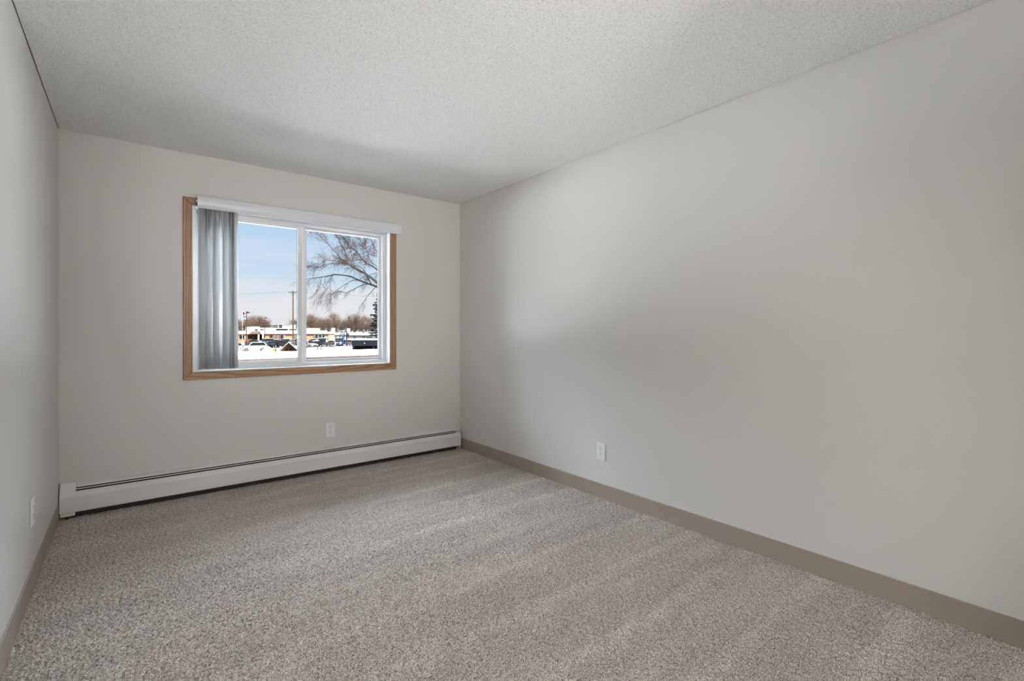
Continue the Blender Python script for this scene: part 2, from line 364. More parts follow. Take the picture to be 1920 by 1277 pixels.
b.build('window_frame', M['vinyl'], win, bevel=0.0015)
def sash(x0, x1, z0, z1, y0, y1, wl, wr, wb, wt, lock):
    o = ring(MB(), x0, x1, z0, z1, y0, y1, wl, wr, wb, wt).build('sash', M['vinyl'], win, bevel=0.002)
    gy = (y0 + y1) / 2
    ring(MB(), x0 + wl - .001, x1 - wr + .001, z0 + wb - .001, z1 - wt + .001, gy + 0.002, gy + 0.006, .0035, .0035, .004, .002).build('glazing_gasket', M['gasket'], o)
    MB().box(x0 + wl - .003, x1 - wr + .003, gy - 0.001, gy + 0.001, z0 + wb - .003, z1 - wt + .003).build('glass_pane', M['glass'], o)
    if lock:
        for z in lock:
            b = MB(); xx = x1 - 0.012
            b.tube([(xx, y0 + .001, z + 0.045), (xx - 0.006, y0 - 0.016, z + 0.030), (xx - 0.014, y0 - 0.024, z), (xx - 0.006, y0 - 0.016, z - 0.030), (xx, y0 + .001, z - 0.045)], [.004, .006, .008, .006, .004], 8)
            b.box(xx - 0.010, xx + 0.004, y0 - 0.004, y0 + 0.001, z - 0.05, z + 0.05)
            b.build('sash_latch', M['plastic'], o, smooth=False)
    return o
sash(fx0 + 0.026, 1.1085, fz0 + 0.020, fz1 - 0.020, FY + 0.008, FY + 0.036, 0.040, 0.032, 0.034, 0.034, (1.085, 1.86))
MB().box(1.1060, 1.1115, FY + 0.001, FY + 0.008, fz0 + 0.022, fz1 - 0.022).build('interlock_strip', M['jamb'], win)
sash(1.100, fx1 - 0.026, fz0 + 0.022, fz1 - 0.020, FY + 0.046, FY + 0.074, 0.056, 0.024, 0.028, 0.024, None)
MB().box(WX0 - 0.02, WX1 + 0.02, D + 0.161, D + 0.215, WZ0 - 0.05, WZ0 + 0.071).build('outer_sill', M['brick_sill'], win, bevel=0.004)

# ------------------------------------------------------------------ vertical blind
vb = thing('vertical_blind', (1.13, D - 0.06, 2.05), 'white vertical blind with curved valance, vanes stacked at the left of the window', 'blind', room=True)
vx0, vx1 = 0.3655, 1.9060
pv = [(D - 0.088, 2.1275), (D - 0.100, 2.1285), (D - 0.108, 2.122), (D - 0.112, 2.105), (D - 0.112, 2.085), (D - 0.109, 2.062), (D - 0.101, 2.043), (D - 0.093, 2.0385)]
inner = [(y + 0.003, z - (0.003 if z > 2.1 else -0.001)) for y, z in pv]
poly = pv + inner[::-1]
val = MB().prism(poly, vx0, vx1, 0).build('valance', M['valance'], vb)
MB().box(0.40, 1.86, D - 0.083, D - 0.045, 2.078, 2.110).build('headrail', M['plastic'], vb, bevel=0.002)
for xx in (0.5, 1.1, 1.75): MB().box(xx, xx + 0.03, D - 0.095, D - 0.0165, 2.111, 2.1165).build('mounting_bracket', M['steel'], vb)
MB().box(0.359, 0.372, D - 0.097, D - 0.085, 2.083, 2.092).build('valance_clip', M['plastic'], vb)
rnd = random.Random(3)
VA = [(0.408, 36), (0.425, 72), (0.447, 58), (0.468, 70), (0.487, 48), (0.508, 74), (0.528, 66), (0.556, 34), (0.580, 60), (0.603, 76), (0.600, 50)]
for i, (xx, ang) in enumerate(VA):
    a = math.radians(ang); hw = 0.0445; b = MB(); nseg = 6
    top = []; 
    zb = 0.900 + rnd.uniform(-0.002, 0.002) - (xx - 0.39) * 0.02
    for z in (zb, 2.072):
        for k in range(nseg + 1):
            s_ = (k / nseg * 2 - 1); u_ = s_ * hw; c_ = 0.007 * (1 - s_ * s_)
            px = u_ * math.cos(a) - c_ * math.sin(a); py = u_ * math.sin(a) + c_ * math.cos(a)
            top.append((xx + px, D - 0.062 + py, z))
    for z in (0, 1): pass
    n_ = nseg + 1
    b.add(top, [(k, k + 1, k + 1 + n_, k + n_) for k in range(nseg)])
    o = b.build('vane', M['vane'], vb, smooth=True, fix=False)
    md = o.modifiers.new('thickness', 'SOLIDIFY'); md.thickness = 0.0008

# ------------------------------------------------------------------ baseboard heater
HX0, HX1 = -0.352, 2.560
ht = thing('baseboard_heater', (1.1, D, 0.0), 'long cream hot water baseboard heater along the wall below the window', 'heater', room=True)
def yz(pts): return [(D - a, z) for a, z in pts]
MB().prism(yz([(0.001, 0.028), (0.005, 0.028), (0.005, 0.192), (0.023, 0.188), (0.025, 0.182), (0.028, 0.182), (0.027, 0.191), (0.001, 0.203)]), -0.285, HX1, 0).build('back_panel', M['enamel'], ht)
MB().prism(yz([(0.030, 0.1725), (0.036, 0.1695), (0.0365, 0.1725), (0.0305, 0.1750)]), -0.285, HX1 - 0.012, 0).build('damper', M['enamel'], ht)
MB().prism(yz([(0.048, 0.1615), (0.0500, 0.1640), (0.071, 0.133), (0.0715, 0.042), (0.066, 0.036), (0.052, 0.034), (0.052, 0.036), (0.065, 0.038), (0.0695, 0.043), (0.069, 0.132)]), -0.290, HX1, 0).build('front_cover', M['enamel'], ht)
MB().prism(yz([(0.006, -0.003), (0.030, -0.003), (0.034, 0.044), (0.058, 0.044), (0.058, 0.10), (0.044, 0.150), (0.022, 0.160), (0.022, 0.176), (0.006, 0.176)]), -0.30, HX1 - 0.03, 0).build('element_and_shade', M['heater_dark'], ht)  # dark body also stands in for shade in the slots and underneath
MB().prism(yz([(0.001, 0.040), (0.0735, 0.040), (0.0745, 0.046), (0.0745, 0.141), (0.0715, 0.150), (0.030, 0.206), (0.020, 0.2125), (0.001, 0.2165)]), HX0, -0.279, 0).build('end_cap', M['enamel'], ht, bevel=0.002)
MB().box(HX0 + 0.003, -0.281, D - 0.064, D - 0.002, 0.016, 0.0405).build('end_cap_foot', M['enamel'], ht)
MB().prism(yz([(0.001, 0.03), (0.052, 0.03), (0.0705, 0.045), (0.0705, 0.132), (0.049, 0.162), (0.030, 0.178), (0.001, 0.198)]), HX1 - 0.006, HX1 - 0.003, 0).build('end_bracket', M['enamel'], ht)
MB().box(2.553, 2.557, D - 0.060, D - 0.050, -0.004, 0.036).build('support_leg', M['enamel'], ht)
MB().tube([(-0.318, D - 0.05, -0.004), (-0.318, D - 0.05, 0.05)], 0.008, 12).build('copper_pipe', M['copper'], ht, smooth=True)

# ------------------------------------------------------------------ outlets
def outlet(loc, rz, label):
    # drawn facing -y, plate back at y = 0
    t_ = thing('wall_outlet', loc, label, 'outlet', 'wall outlets', rz=rz)
    MB().box(-0.0385, 0.0385, -0.006, -0.0003, -0.061, 0.061).build('cover_plate', M['plastic'], t_, bevel=0.003)
    for s_ in (1, -1):
        zc = s_ * 0.0195
        pts = []
        for k in range(24):
            th = 2 * PI * k / 24; x = 0.0172 * math.cos(th); z = 0.0172 * math.sin(th)
            pts.append((x, zc + max(-0.0142, min(0.0142, z))))
        r_ = MB().prism(pts, -0.0075, -0.0055, 1).build('receptacle', M['plastic'], t_)
        b = MB(); b.box(-0.0075, -0.0052, -0.0079, -0.0074, zc + 0.001, zc + 0.009).box(0.0050, 0.0073, -0.0079, -0.0074, zc + 0.002, zc + 0.009)
        b.cyl((0, -0.0077, zc - 0.006), 1, 0.0028, 0.0006, 12); b.build('socket_slots', M['slot'], r_)
    MB().cyl((0, -0.0064, 0), 1, 0.003, 0.0016, 12).build('screw', M['steel'], t_)
    return t_
outlet((1.312, D, 0.340), 0, 'white duplex outlet on the window wall just above the heater')
outlet((XR, 2.275, 0.325), -PI / 2, 'white duplex outlet on the wide right wall above the baseboard seam')
outlet((XL, 3.062, 0.352), PI / 2, 'white duplex outlet seen edge-on on the left wall')

# ------------------------------------------------------------------ unseen fill lamps added behind the camera to brighten the room
LX, LY = 1.30, -1.22
lp = thing('fill_lamp', (LX, LY, 0), 'added white two headed fill lamp, unseen behind the viewer', 'lamp', room=True)
MB().lathe((LX, LY, -0.003), [(0.15, 0.0), (0.15, 0.02), (0.03, 0.035)], 32).build('fill_lamp_base', M['plastic'], lp)
MB().tube([(LX, LY, 0.03), (LX, LY, 1.66)], 0.013, 12).build('pole', M['plastic'], lp)
MB().lathe((LX, LY, 1.62), [(0.02, 0.0), (0.08, 0.02), (0.14, 0.06), (0.135, 0.062), (0.075, 0.026), (0.01, 0.012)], 32).build('fill_lamp_shade', M['plastic'], lp, smooth=True)
MB().tube([(LX, LY, 1.0), (LX - 0.16, LY - 0.02, 1.0)], 0.009, 10).build('arm', M['plastic'], lp)
MB().lathe((LX - 0.18, LY - 0.05, 0.90), [(0.01, 0.0), (0.05, 0.0), (0.06, 0.02), (0.06, 0.06), (0.05, 0.062), (0.01, 0.05)], 24).build('fill_head', M['plastic'], lp, smooth=True)
def fill_spot(loc, rot, watt, size, par=None):
    ld = bpy.data.lights.new('fill_bulb', 'SPOT'); lo = bpy.data.objects.new('fill_bulb', ld); COL.objects.link(lo); lo.parent = par or lp
    lo.location = loc; lo.rotation_euler = rot; ld.energy = watt; ld.shadow_soft_size = 0.05; ld.color = (1.0, 0.985, 0.962); ld.spot_size = math.radians(size); ld.spot_blend = 0.7
fill_spot((-0.15, 0.10, 1.78), (PI - 0.7, 0, 0), UP_WATT, 120)
fill_spot((-0.18, 0.02, 1.02), (PI - 1.45, 0, 0.25), FORWARD_WATT, 80)
MX, MY = 0.12, -1.22
l2 = thing('fill_lamp', (MX, MY, 0), 'added white fill lamp with two spot heads, unseen behind the viewer near the left wall', 'lamp', room=True)  # second unseen lamp, added to brighten the right wall and ceiling
MB().lathe((MX, MY, -0.003), [(0.13, 0.0), (0.13, 0.02), (0.03, 0.035)], 32).build('fill_lamp_base', M['plastic'], l2)
MB().tube([(MX, MY, 0.03), (MX, MY, 1.52)], 0.012, 12).build('pole', M['plastic'], l2)
for z_ in (0.62, 1.50):
    MB().tube([(MX, MY, z_), (MX + 0.06, MY + 0.05, z_ + 0.02)], 0.008, 8).build('arm', M['plastic'], l2)
    MB().lathe((MX + 0.07, MY + 0.06, z_), [(0.01, 0.0), (0.05, 0.0), (0.06, 0.02), (0.06, 0.05), (0.05, 0.052), (0.01, 0.045)], 24).build('fill_spot_head', M['plastic'], l2, smooth=True)
def aim(a, b_): return (Vector(a) - Vector(b_)).to_track_quat('Z', 'Y').to_euler()
fill_spot((0.14, 0.20, 0.75), aim((MX + .14, MY + .20, 0.75), (XR, 3.15, 0.60)), SIDE_WATT, 84, l2)
fill_spot((0.14, 0.18, 1.62), aim((MX + .14, MY + .18, 1.62), (1.6, 3.7, H)), CEILING_WATT, 50, l2)

# ------------------------------------------------------------------ outdoors
GZ = -3.0
CA, SA = math.cos(YAW), math.sin(YAW)
HOR = 619.35
def wpt(X, Yd, z=GZ):                     # sideways, distance and height as seen from the window -> room coordinates
    return Vector((X * CA + Yd * SA, -X * SA + Yd * CA, z))
def sx(px, Z): return (px - 960.0) / FPX * Z
def sz(py, Z): return EYE - (py - HOR) / FPX * Z
def out_thing(name, px, Z, label, cat, group=None, kind=None, turn=0.0, z=GZ):
    return thing(name, wpt(sx(px, Z), Z, z), label, cat, group, kind, rz=-YAW + turn)

struct(MB().add([wpt(-260, 2), wpt(140, 2), wpt(300, 420), wpt(-420, 420)], [(0, 1, 2, 3)]).build('ground', M['far_snow'], fix=False)).location.z = 0
gp = MB().add([wpt(sx(380, 88), 88, GZ + .02), wpt(sx(760, 88), 88, GZ + .02), wpt(sx(790, 146), 146, GZ + .02), wpt(sx(330, 146), 146, GZ + .02)], [(0, 1, 2, 3)])
struct(gp.build('parking_lot', M['packed_snow'], fix=False))
struct(MB().box(-14, 30, D + WT + 0.01, D + WT + 5, GZ, GZ + 0.05).build('ground_strip', M['snow']))

# long flat garage whose snowy roof fills the bottom of the view
g = thing('garage', (12, 26, GZ), 'low flat garage roof covered in smooth white snow below the window', 'garage', room=True)
gy0, gy1 = 8.9, 40.0
MB().box(-16, 44, gy0, gy1, GZ, -0.85).build('garage_wall', M['timber'], g)
MB().box(-16.3, 44.3, gy0 - 0.3, gy1 + 0.3, -0.85, -0.62).build('roof_edge', M['timber'], g)
MB().box(-16.25, 44.25, gy0 - 0.25, gy1 + 0.25, -0.62, -0.46).build('roof_snow', M['snow'], g, bevel=0.06)

# timber gable shelter
def shelter():
    Z = 45.0; t_ = out_thing('shelter', 541, Z, 'small timber gable shelter with snowy roof poking up behind the garage', 'shelter', turn=0.42)
    ap = sz(642.6, Z) - GZ; hw = 1.15; ev = ap - 1.12; L = 2.2
    th = 0.10
    for s_ in (-1, 1):
        MB().prism([(0, ap), (s_ * hw, ev), (s_ * hw, ev - th), (0, ap - th)], 0, L, 1).build('roof_panel', M['timber'], t_)
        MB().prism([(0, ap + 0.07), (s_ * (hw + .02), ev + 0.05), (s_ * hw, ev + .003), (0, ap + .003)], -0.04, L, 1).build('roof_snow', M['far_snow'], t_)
    b = MB()
    for yy in (0.05,):
        b.prism([(-hw + .1, ev - .02), (hw - .1, ev - .02), (hw - .1, ev - .16), (-hw + .1, ev - .16)], yy, yy + .12, 1)
        b.prism([(-.07, ap - .2), (.07, ap - .2), (.07, ev), (-.07, ev)], yy, yy + .12, 1)
        for s_ in (-1, 1):
            b.prism([(s_ * .62, ev - .02), (s_ * .80, ev - .02), (s_ * .12, ap - .32), (s_ * .04, ap - .42)], yy, yy + .1, 1)
            b.prism([(0, ap - .1), (s_ * (hw - .05), ev - .08), (s_ * (hw - .3), ev - .08), (0, ap - .42)], yy, yy + .1, 1)
    b.build('gable_truss', M['timber'], t_)
    MB().prism([(-hw * .9, ev - .05), (hw * .9, ev - .05), (0.3, ap - .45), (-0.1, ap - .45)], L - .15, L - .1, 1).build('gable_board', M['timber'], t_)
    for s_ in (-1, 1):
        for yy in (0.06, L - .2): MB().box(s_ * .95 - .06, s_ * .95 + .06, yy, yy + .12, 0, ev - .16).build('post', M['timber'], t_)
shelter()

# charcoal carport
def carport():
    Z = 60.0; t_ = out_thing('carport', 660, Z, 'flat charcoal carport with deep fascia and dark open bays behind the garage', 'carport')
    W = 14.0; k = Z / FPX
    top = sz(637.6, Z) - GZ; fb = sz(648.4, Z) - GZ
    MB().box(0, W, -0.1, 6, fb, top - 0.02).build('fascia', M['charcoal'], t_)
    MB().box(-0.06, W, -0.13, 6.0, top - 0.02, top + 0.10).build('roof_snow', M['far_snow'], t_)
    MB().box(0.22, W, 1.6, 1.75, 0, fb).build('bay_wall', M['bay_shade'], t_)  # near-black sheet stands in for the shade inside the open bays
    MB().box(0.02, 0.22, 0.2, 5.9, 0, fb).build('side_wall', M['bay_shade'], t_)
    for xx in (0.05, 2.55, 5.2, 7.9): MB().box(xx, xx + 0.22, 0.0, 0.2, 0, fb).build('post', M['charcoal'], t_)
    MB().box(1.55, 1.62, -0.16, -0.1, fb + .25, fb + .40).build('wall_light', M['sign_white'], t_)
carport()

# brick school building far across the lot
def school():
    Z = 150.0; k = Z / FPX
    t_ = out_thing('brick_building', 500, Z, 'long low orange brick building with flat snowy roof across the lot', 'building')
    def lx(px): return sx(px, Z) - sx(500, Z)
    def lz(py): return sz(py, Z) - GZ
    def BX(px0, px1, py0, py1, y0, y1, name, mat, par=None): return MB().box(lx(px0), lx(px1), y0, y1, lz(py1) if py1 < 990 else 0.0, lz(py0)).build(name, mat, par or t_)
    BX(340, 472, 626.3, 999, 0, 24, 'brick_wall', M['brick'])
    BX(496.5, 616.5, 626.0, 999, 0, 4.7, 'brick_wall', M['brick'])
    BX(472, 496.5, 626.3, 999, 3.5, 24, 'brick_wall', M['dark_brick'])
    BX(339, 474, 622.6, 626.4, -0.5, 24.2, 'fascia', M['fascia'])
    BX(488, 602, 622.0, 626.2, -0.5, 4.9, 'fascia', M['fascia'])
    BX(602, 618.5, 623.0, 626.2, -0.5, 4.9, 'fascia', M['fascia'])
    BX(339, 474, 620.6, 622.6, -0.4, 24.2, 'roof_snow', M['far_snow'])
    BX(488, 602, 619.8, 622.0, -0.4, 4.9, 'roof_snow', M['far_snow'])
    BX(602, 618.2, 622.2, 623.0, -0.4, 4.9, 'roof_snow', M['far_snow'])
    BX(457.0, 468.5, 612.0, 621, 1, 6, 'parapet', M['white_wall'])
    BX(476, 500, 614.5, 622, 2, 14, 'upper_storey', M['white_wall'])
    BX(469, 477, 616.5, 621, 3, 14, 'upper_storey', M['awning'])
    BX(500, 557, 615.0, 621, 6, 18, 'upper_storey', M['white_wall'])
    BX(483.0, 485.2, 616.6, 618.6, 1.9, 2.1, 'roof_vent', M['dark_glass'])
    BX(486.6, 488.4, 616.6, 618.6, 1.9, 2.1, 'roof_vent', M['grey_metal'])
    BX(501, 523, 616.6, 618.2, 5.8, 6.1, 'clerestory_band', M['dark_glass'])
    BX(526, 540, 616.9, 617.8, 5.8, 6.1, 'clerestory_band', M['grey_metal'])
    BX(498.0, 523.0, 607.5, 615.0, 8, 12, 'rooftop_unit', M['white_wall'])
    BX(500.5, 506.0, 608.3, 615.2, 7.9, 8.1, 'unit_grille', M['grey_metal'])
    # entrance
    aw = MB().prism([(-2.0, lz(626.4)), (-2.0, lz(625.8)), (-0.2, lz(621.2)), (3.6, lz(621.2)), (3.6, lz(626.4))], lx(473.5), lx(489.5), 0).build('entrance_awning', M['awning'], t_)
    for a0, a1, mt in ((473.5, 479, 'dark_brick'), (479.8, 484.5, 'dark_glass'), (485.5, 487, 'fascia'), (487.2, 490.5, 'dark_brick'), (491.5, 496.2, 'dark_glass')):
        BX(a0, a1, 626.6, 999, 3.2, 3.5, 'entrance_panel', M[mt])
    for a0 in (488.2, 496.4): BX(a0, a0 + 1.1, 626.4, 999, -1.6, -0.9, 'entrance_post', M['fascia'])
    BX(508.2, 511.0, 627.3, 999, -0.5, 0.0, 'brick_pier', M['dark_brick'])
    def window(px0, px1, py0, py1, panes, frame='white_wall'):
        f = BX(px0, px1, py0, py1, -0.18, -0.01, 'window', M[frame])
        wpx = (px1 - px0 - 0.8) / len(panes)
        for i, mt in enumerate(panes):
            a = px0 + 0.4 + i * wpx
            MB().box(lx(a + .25), lx(a + wpx - .25), -0.24, -0.19, lz(py1 - 0.6), lz(py0 + 0.7)).build('window_pane', M[mt], f)
        return f
    window(449.5, 459.5, 628.2, 635.2, ['dark_glass', 'dark_glass'])
    window(465.0, 472.5, 628.2, 635.2, ['dark_glass', 'dark_glass'], 'grey_metal')
    window(512.0, 535.0, 627.6, 635.0, ['curtain', 'pink_sheet', 'curtain', 'pink_sheet', 'dark_glass', 'curtain'])
    window(552.5, 559.5, 627.6, 633.8, ['curtain', 'curtain'])
    window(588.5, 609.5, 627.2, 633.2, ['curtain', 'dark_glass', 'curtain', 'dark_glass', 'curtain', 'dark_glass'])
    window(430, 444, 628.2, 635.2, ['dark_glass', 'curtain', 'dark_glass'])
school()

# pale building on the right, half behind the carport
def pale_house():
    Z = 165.0; t_ = out_thing('white_building', 690, Z, 'low white snow-covered building behind the carport and spruce', 'building')
    def lx(px): return sx(px, Z) - sx(690, Z)
    def lz(py): return sz(py, Z) - GZ
    MB().box(lx(622), lx(760), 0, 16, 0, lz(628.0)).build('wall', M['white_wall'], t_)
    MB().prism([(-0.8, lz(628.4)), (-0.8, lz(628)), (8, lz(622.4)), (16.5, lz(628)), (16.5, lz(628.4))], lx(655), lx(762), 0).build('roof', M['far_snow'], t_)
    MB().box(lx(621), lx(655), -0.4, 16.2, lz(628.2), lz(624.2)).build('flat_roof', M['far_snow'], t_)
    for a in (621, 628, 663, 680): MB().box(lx(a), lx(a + 4), -0.1, -0.02, lz(636), lz(631)).build('window', M['curtain'], t_)
    MB().box(lx(671), lx(673.5), 5, 6, lz(626), lz(621.2)).build('chimney', M['grey_metal'], t_)
pale_house()

# ------------------------------------------------------------------ cars
def make_car(style, paint, snowy=False):
    L, W2, hh, belt = {'suv': (4.7, 0.93, 1.74, 1.08), 'sedan': (4.75, 0.91, 1.46, 0.95), 'hatch': (4.3, 0.89, 1.52, 0.98), 'pickup': (5.5, 0.98, 1.85, 1.15)}[style]
    t_ = thing('car', (0, 0, 0)); P = M['car_' + paint]
    f, r = L / 2, -L / 2                                     # front is +x
    prof_ = [(r + .04, .36), (f - .05, .32), (f, .42), (f - .01, .66), (f - .12, belt - .19), (f - 1.15, belt - .02), (r + .12, belt), (r + .01, belt - .14), (r, .5)]
    MB().prism(prof_, -W2, W2, 1).build('body', P, t_, bevel=0.07)
    c0 = {'suv': (r + .10, r + .45, f - 1.85, f - 1.15), 'sedan': (r + .75, r + 1.35, f - 2.0, f - 1.2), 'hatch': (r + .12, r + .6, f - 1.85, f - 1.1), 'pickup': (r + 2.1, r + 2.25, f - 2.1, f - 1.35)}[style]
    b0, b1, b2, b3 = c0; wi = W2 - .2; wb = W2 - .04
    cab = MB(); cab.add([(b0, -wb, belt - .04), (b3, -wb, belt - .06), (b3, wb, belt - .06), (b0, wb, belt - .04), (b1, -wi, hh), (b2, -wi, hh), (b2, wi, hh), (b1, wi, hh)],
                        [(0, 3, 2, 1), (4, 5, 6, 7), (0, 1, 5, 4), (1, 2, 6, 5), (2, 3, 7, 6), (3, 0, 4, 7)])
    cab.build('cabin', P, t_, bevel=0.05)
    def quad(A, B_, C_, D_, n):                               # window sheet with thickness on a cabin face
        A, B_, C_, D_ = map(Vector, (A, B_, C_, D_)); c = (A + B_ + C_ + D_) / 4
        q = [c + (p - c) * 0.86 for p in (A, B_, C_, D_)]
        q = [Vector((p.x, p.y, p.z + .02)) for p in q]; n = Vector(n).normalized() * 0.014
        return [p - n for p in q] + [p + n for p in q]
    fs = [(0, 1, 2, 3), (7, 6, 5, 4), (0, 4, 5, 1), (1, 5, 6, 2), (2, 6, 7, 3), (3, 7, 4, 0)]
    for s_ in (-1, 1):
        MB().add(quad((b0, s_ * wb, belt), (b3, s_ * wb, belt), (b2, s_ * wi, hh), (b1, s_ * wi, hh), (0, s_, .3)), fs).build('side_window', M['dark_glass'], t_)
    MB().add(quad((b3, -wb, belt), (b3, wb, belt), (b2, wi, hh), (b2, -wi, hh), (1, 0, .8)), fs).build('windshield', M['dark_glass'], t_)
    MB().add(quad((b0, -wb, belt), (b0, wb, belt), (b1, wi, hh), (b1, -wi, hh), (-1, 0, .5)), fs).build('rear_window', M['dark_glass'], t_)
    for xw in (f - .92, r + .92):
        for s_ in (-1, 1):
            wh = MB().cyl((xw, s_ * (W2 - .10), .35), 1, .35, .24, 20).build('wheel', M['tyre'], t_)
            MB().cyl((xw, s_ * (W2 + .022), .35), 1, .23, .02, 16).build('rim', M['rim'], wh)
    MB().box(f - .03, f + .012, -.5, .5, .52, .74).build('grille', M['grille'], t_)
    MB().box(f - .02, f + .012, -.72, .72, .36, .48).build('lower_grille', M['grille'], t_)
    for s_ in (-1, 1): MB().box(f - .12, f + .006, s_ * .72 - .14, s_ * .72 + .14, .66, .78).build('headlight', M['headlight'], t_)
    if snowy:
        MB().box(b1 - .02, b2 + .05, -wi + .02, wi - .02, hh + .002, hh + .12).build('roof_snow', M['far_snow'], t_, bevel=0.04)
        MB().add([(b3 + .02, -W2 + .1, belt - .03), (f - .2, -W2 + .12, belt - .17), (f - .2, W2 - .12, belt - .17), (b3 + .02, W2 - .1, belt - .03),
                  (b3 + .05, -W2 + .15, belt + .06), (f - .3, -W2 + .2, belt - .06), (f - .3, W2 - .2, belt - .06), (b3 + .05, W2 - .15, belt + .06)],
                 [(0, 3, 2, 1), (4, 5, 6, 7), (0, 1, 5, 4), (1, 2, 6, 5), (2, 3, 7, 6), (3, 0, 4, 7)]).build('hood_snow', M['far_snow'], t_)
    return t_
CARS = [
    # px, bottom py, style, paint, snow, heading (degrees, 0 = to the right, 180 = to the left, 270 = to the viewer), label
    (476.5, 658.6, 'suv', 'white', 0, 212, 'white SUV parked nose left in front of the brick building'),
    (446.5, 656.5, 'sedan', 'silver', 0, 200, 'pale car at the window edge beside the blinds, left of the white SUV'),
    (508.0, 651.5, 'sedan', 'teal', 0, 215, 'dark teal sedan just right of the white SUV, windshield to the viewer'),
    (524.0, 652.0, 'suv', 'black', 0, 235, 'black SUV behind the snow pile, left of the gable shelter'),
    (474.0, 647.0, 'sedan', 'green', 0, 200, 'dark green car showing over the hood of the white SUV'),
    (497.0, 646.5, 'suv', 'navy', 1, 230, 'navy car with snow on its roof behind the dark teal sedan'),
    (516.0, 646.3, 'sedan', 'grey', 1, 210, 'grey car topped with snow behind the black SUV'),
    (534.5, 647.5, 'suv', 'charcoal', 1, 225, 'charcoal SUV with snowy roof behind the shelter peak'),
    (546.5, 648.0, 'sedan', 'silver', 1, 215, 'silver sedan with snowy roof at the foot of the utility pole'),
    (559.0, 648.0, 'suv', 'charcoal', 1, 225, 'charcoal car half hidden by the middle window stile'),
    (577.5, 652.5, 'suv', 'silver', 0, 335, 'pale SUV with dark windows at the left edge of the right pane'),
    (592.0, 650.5, 'sedan', 'black', 0, 240, 'black car directly behind the fence posts'),
    (606.0, 650.0, 'pickup', 'charcoal', 0, 200, 'charcoal pickup with grey windshield below the row of brick building windows'),
    (601.0, 644.8, 'suv', 'white', 1, 190, 'white snow-topped car behind the charcoal pickup'),
    (625.5, 648.7, 'sedan', 'white', 0, 352, 'white sedan parked broadside below the left sign post'),
    (646.0, 648.2, 'hatch', 'brown', 1, 232, 'dark hatchback with snow on its hood beside the carport'),
    (586.0, 644.5, 'sedan', 'beige', 1, 200, 'beige car with snowy roof in the back row of the right pane'),
    (634.0, 643.0, 'hatch', 'charcoal', 1, 215, 'charcoal hatchback in front of the playground'),
]
protos = {}
for px, py, style, paint_, snowy, head, label in CARS:
    Z = FPX * (EYE - GZ) / (py - HOR)
    key = (style, paint_, snowy)
    if key not in protos: c = protos[key] = make_car(style, paint_, snowy)
    else: c = copy_tree(protos[key])
    c.location = wpt(sx(px, Z), Z, GZ + 0.02); c.rotation_euler = (0, 0, math.radians(head) - YAW)
    tag(c, label, 'car', 'cars in the snowy parking lot')

# ------------------------------------------------------------------ poles, signs, flags
def lamp_post(px, topy, Z, label, wd=0.09, sign=None, arm=1):
    t_ = out_thing('parking_lot_light', px, Z, label, 'street light', 'parking lot lights')
    hgt = sz(topy, Z) - GZ
    MB().tube([(0, 0, 0), (0, 0, hgt)], [wd, wd * .75], 8).build('pole', M['rust_pole'], t_)
    MB().lathe((0, 0, 0), [(.3, 0), (.3, .7), (.26, .75)], 12).build('concrete_base', M['rim'], t_)
    MB().tube([(0, 0, hgt - .12), (.35, 0, hgt)], .05, 6).build('arm', M['grey_metal'], t_)
    MB().box(.12, 0.55, -.2, .2, hgt - .16, hgt + .14).build('lamp_housing', M['grille'], t_, bevel=.03)
    MB().box(.55, 0.85 * 1.05, -.18, .18, hgt - .12, hgt + .12).build('lamp_head', M['rim'], t_, bevel=.03)
    if sign:
        w_, y0, y1 = sign
        MB().box(-w_ / 2, w_ / 2, -.2, -.14, sz(y1, Z) - GZ, sz(y0, Z) - GZ).build('sign_board', M['sign_white'], t_)
    return t_
lamp_post(462.0, 585.6, 96, 'tall brown parking light standing over the white SUV', .10)
lamp_post(496.6, 595.6, 140, 'slim parking light in front of the brick building entrance', .08)
lamp_post(625.4, 599.0, 158, 'slim parking light with white square sign near the brick building end', .085, (1.15, 614.6, 622.0))
lamp_post(653.2, 595.2, 140, 'slim parking light with white square sign beside the playground', .085, (1.15, 615.6, 625.5))

def flagpole():
    Z = 140.0; t_ = out_thing('flagpole', 454.5, Z, 'white flagpole with two small flags at the blind edge', 'flagpole')
    hgt = sz(582.5, Z) - GZ
    MB().tube([(0, 0, 0), (0, 0, hgt)], [.07, .04], 8).build('pole', M['sign_white'], t_)
    def cloth(z0, L, hh, drop, name, mat, y=0.0):
        b = MB(); n_ = 8; vs = []
        for k in range(n_ + 1):
            s_ = k / n_; yy = y + .10 * math.sin(s_ * 7); zz = z0 - drop * s_
            vs += [(.06 + L * s_, yy, zz), (.06 + L * s_, yy, zz - hh)]
        b.add(vs, [(2 * k, 2 * k + 1, 2 * k + 3, 2 * k + 2) for k in range(n_)])
        o = b.build(name, mat, t_, fix=False); md = o.modifiers.new('thickness', 'SOLIDIFY'); md.thickness = .012; return o
    z0 = hgt - .25
    for k in range(7): cloth(z0 - k * .13, 1.0, .13, .8, 'flag_stripe', M['flag_red'] if k % 2 == 0 else M['flag_white'])
    cloth(z0 + .004, .45, .50, .36, 'flag_canton', M['flag_navy'], -0.02)
    z1 = sz(592, Z) - GZ
    cloth(z1, 1.0, .55, .2, 'flag_blue_field', M['flag_blue']); cloth(z1 - .55, 1.0, .25, .2, 'flag_white_field', M['flag_white'])
flagpole()

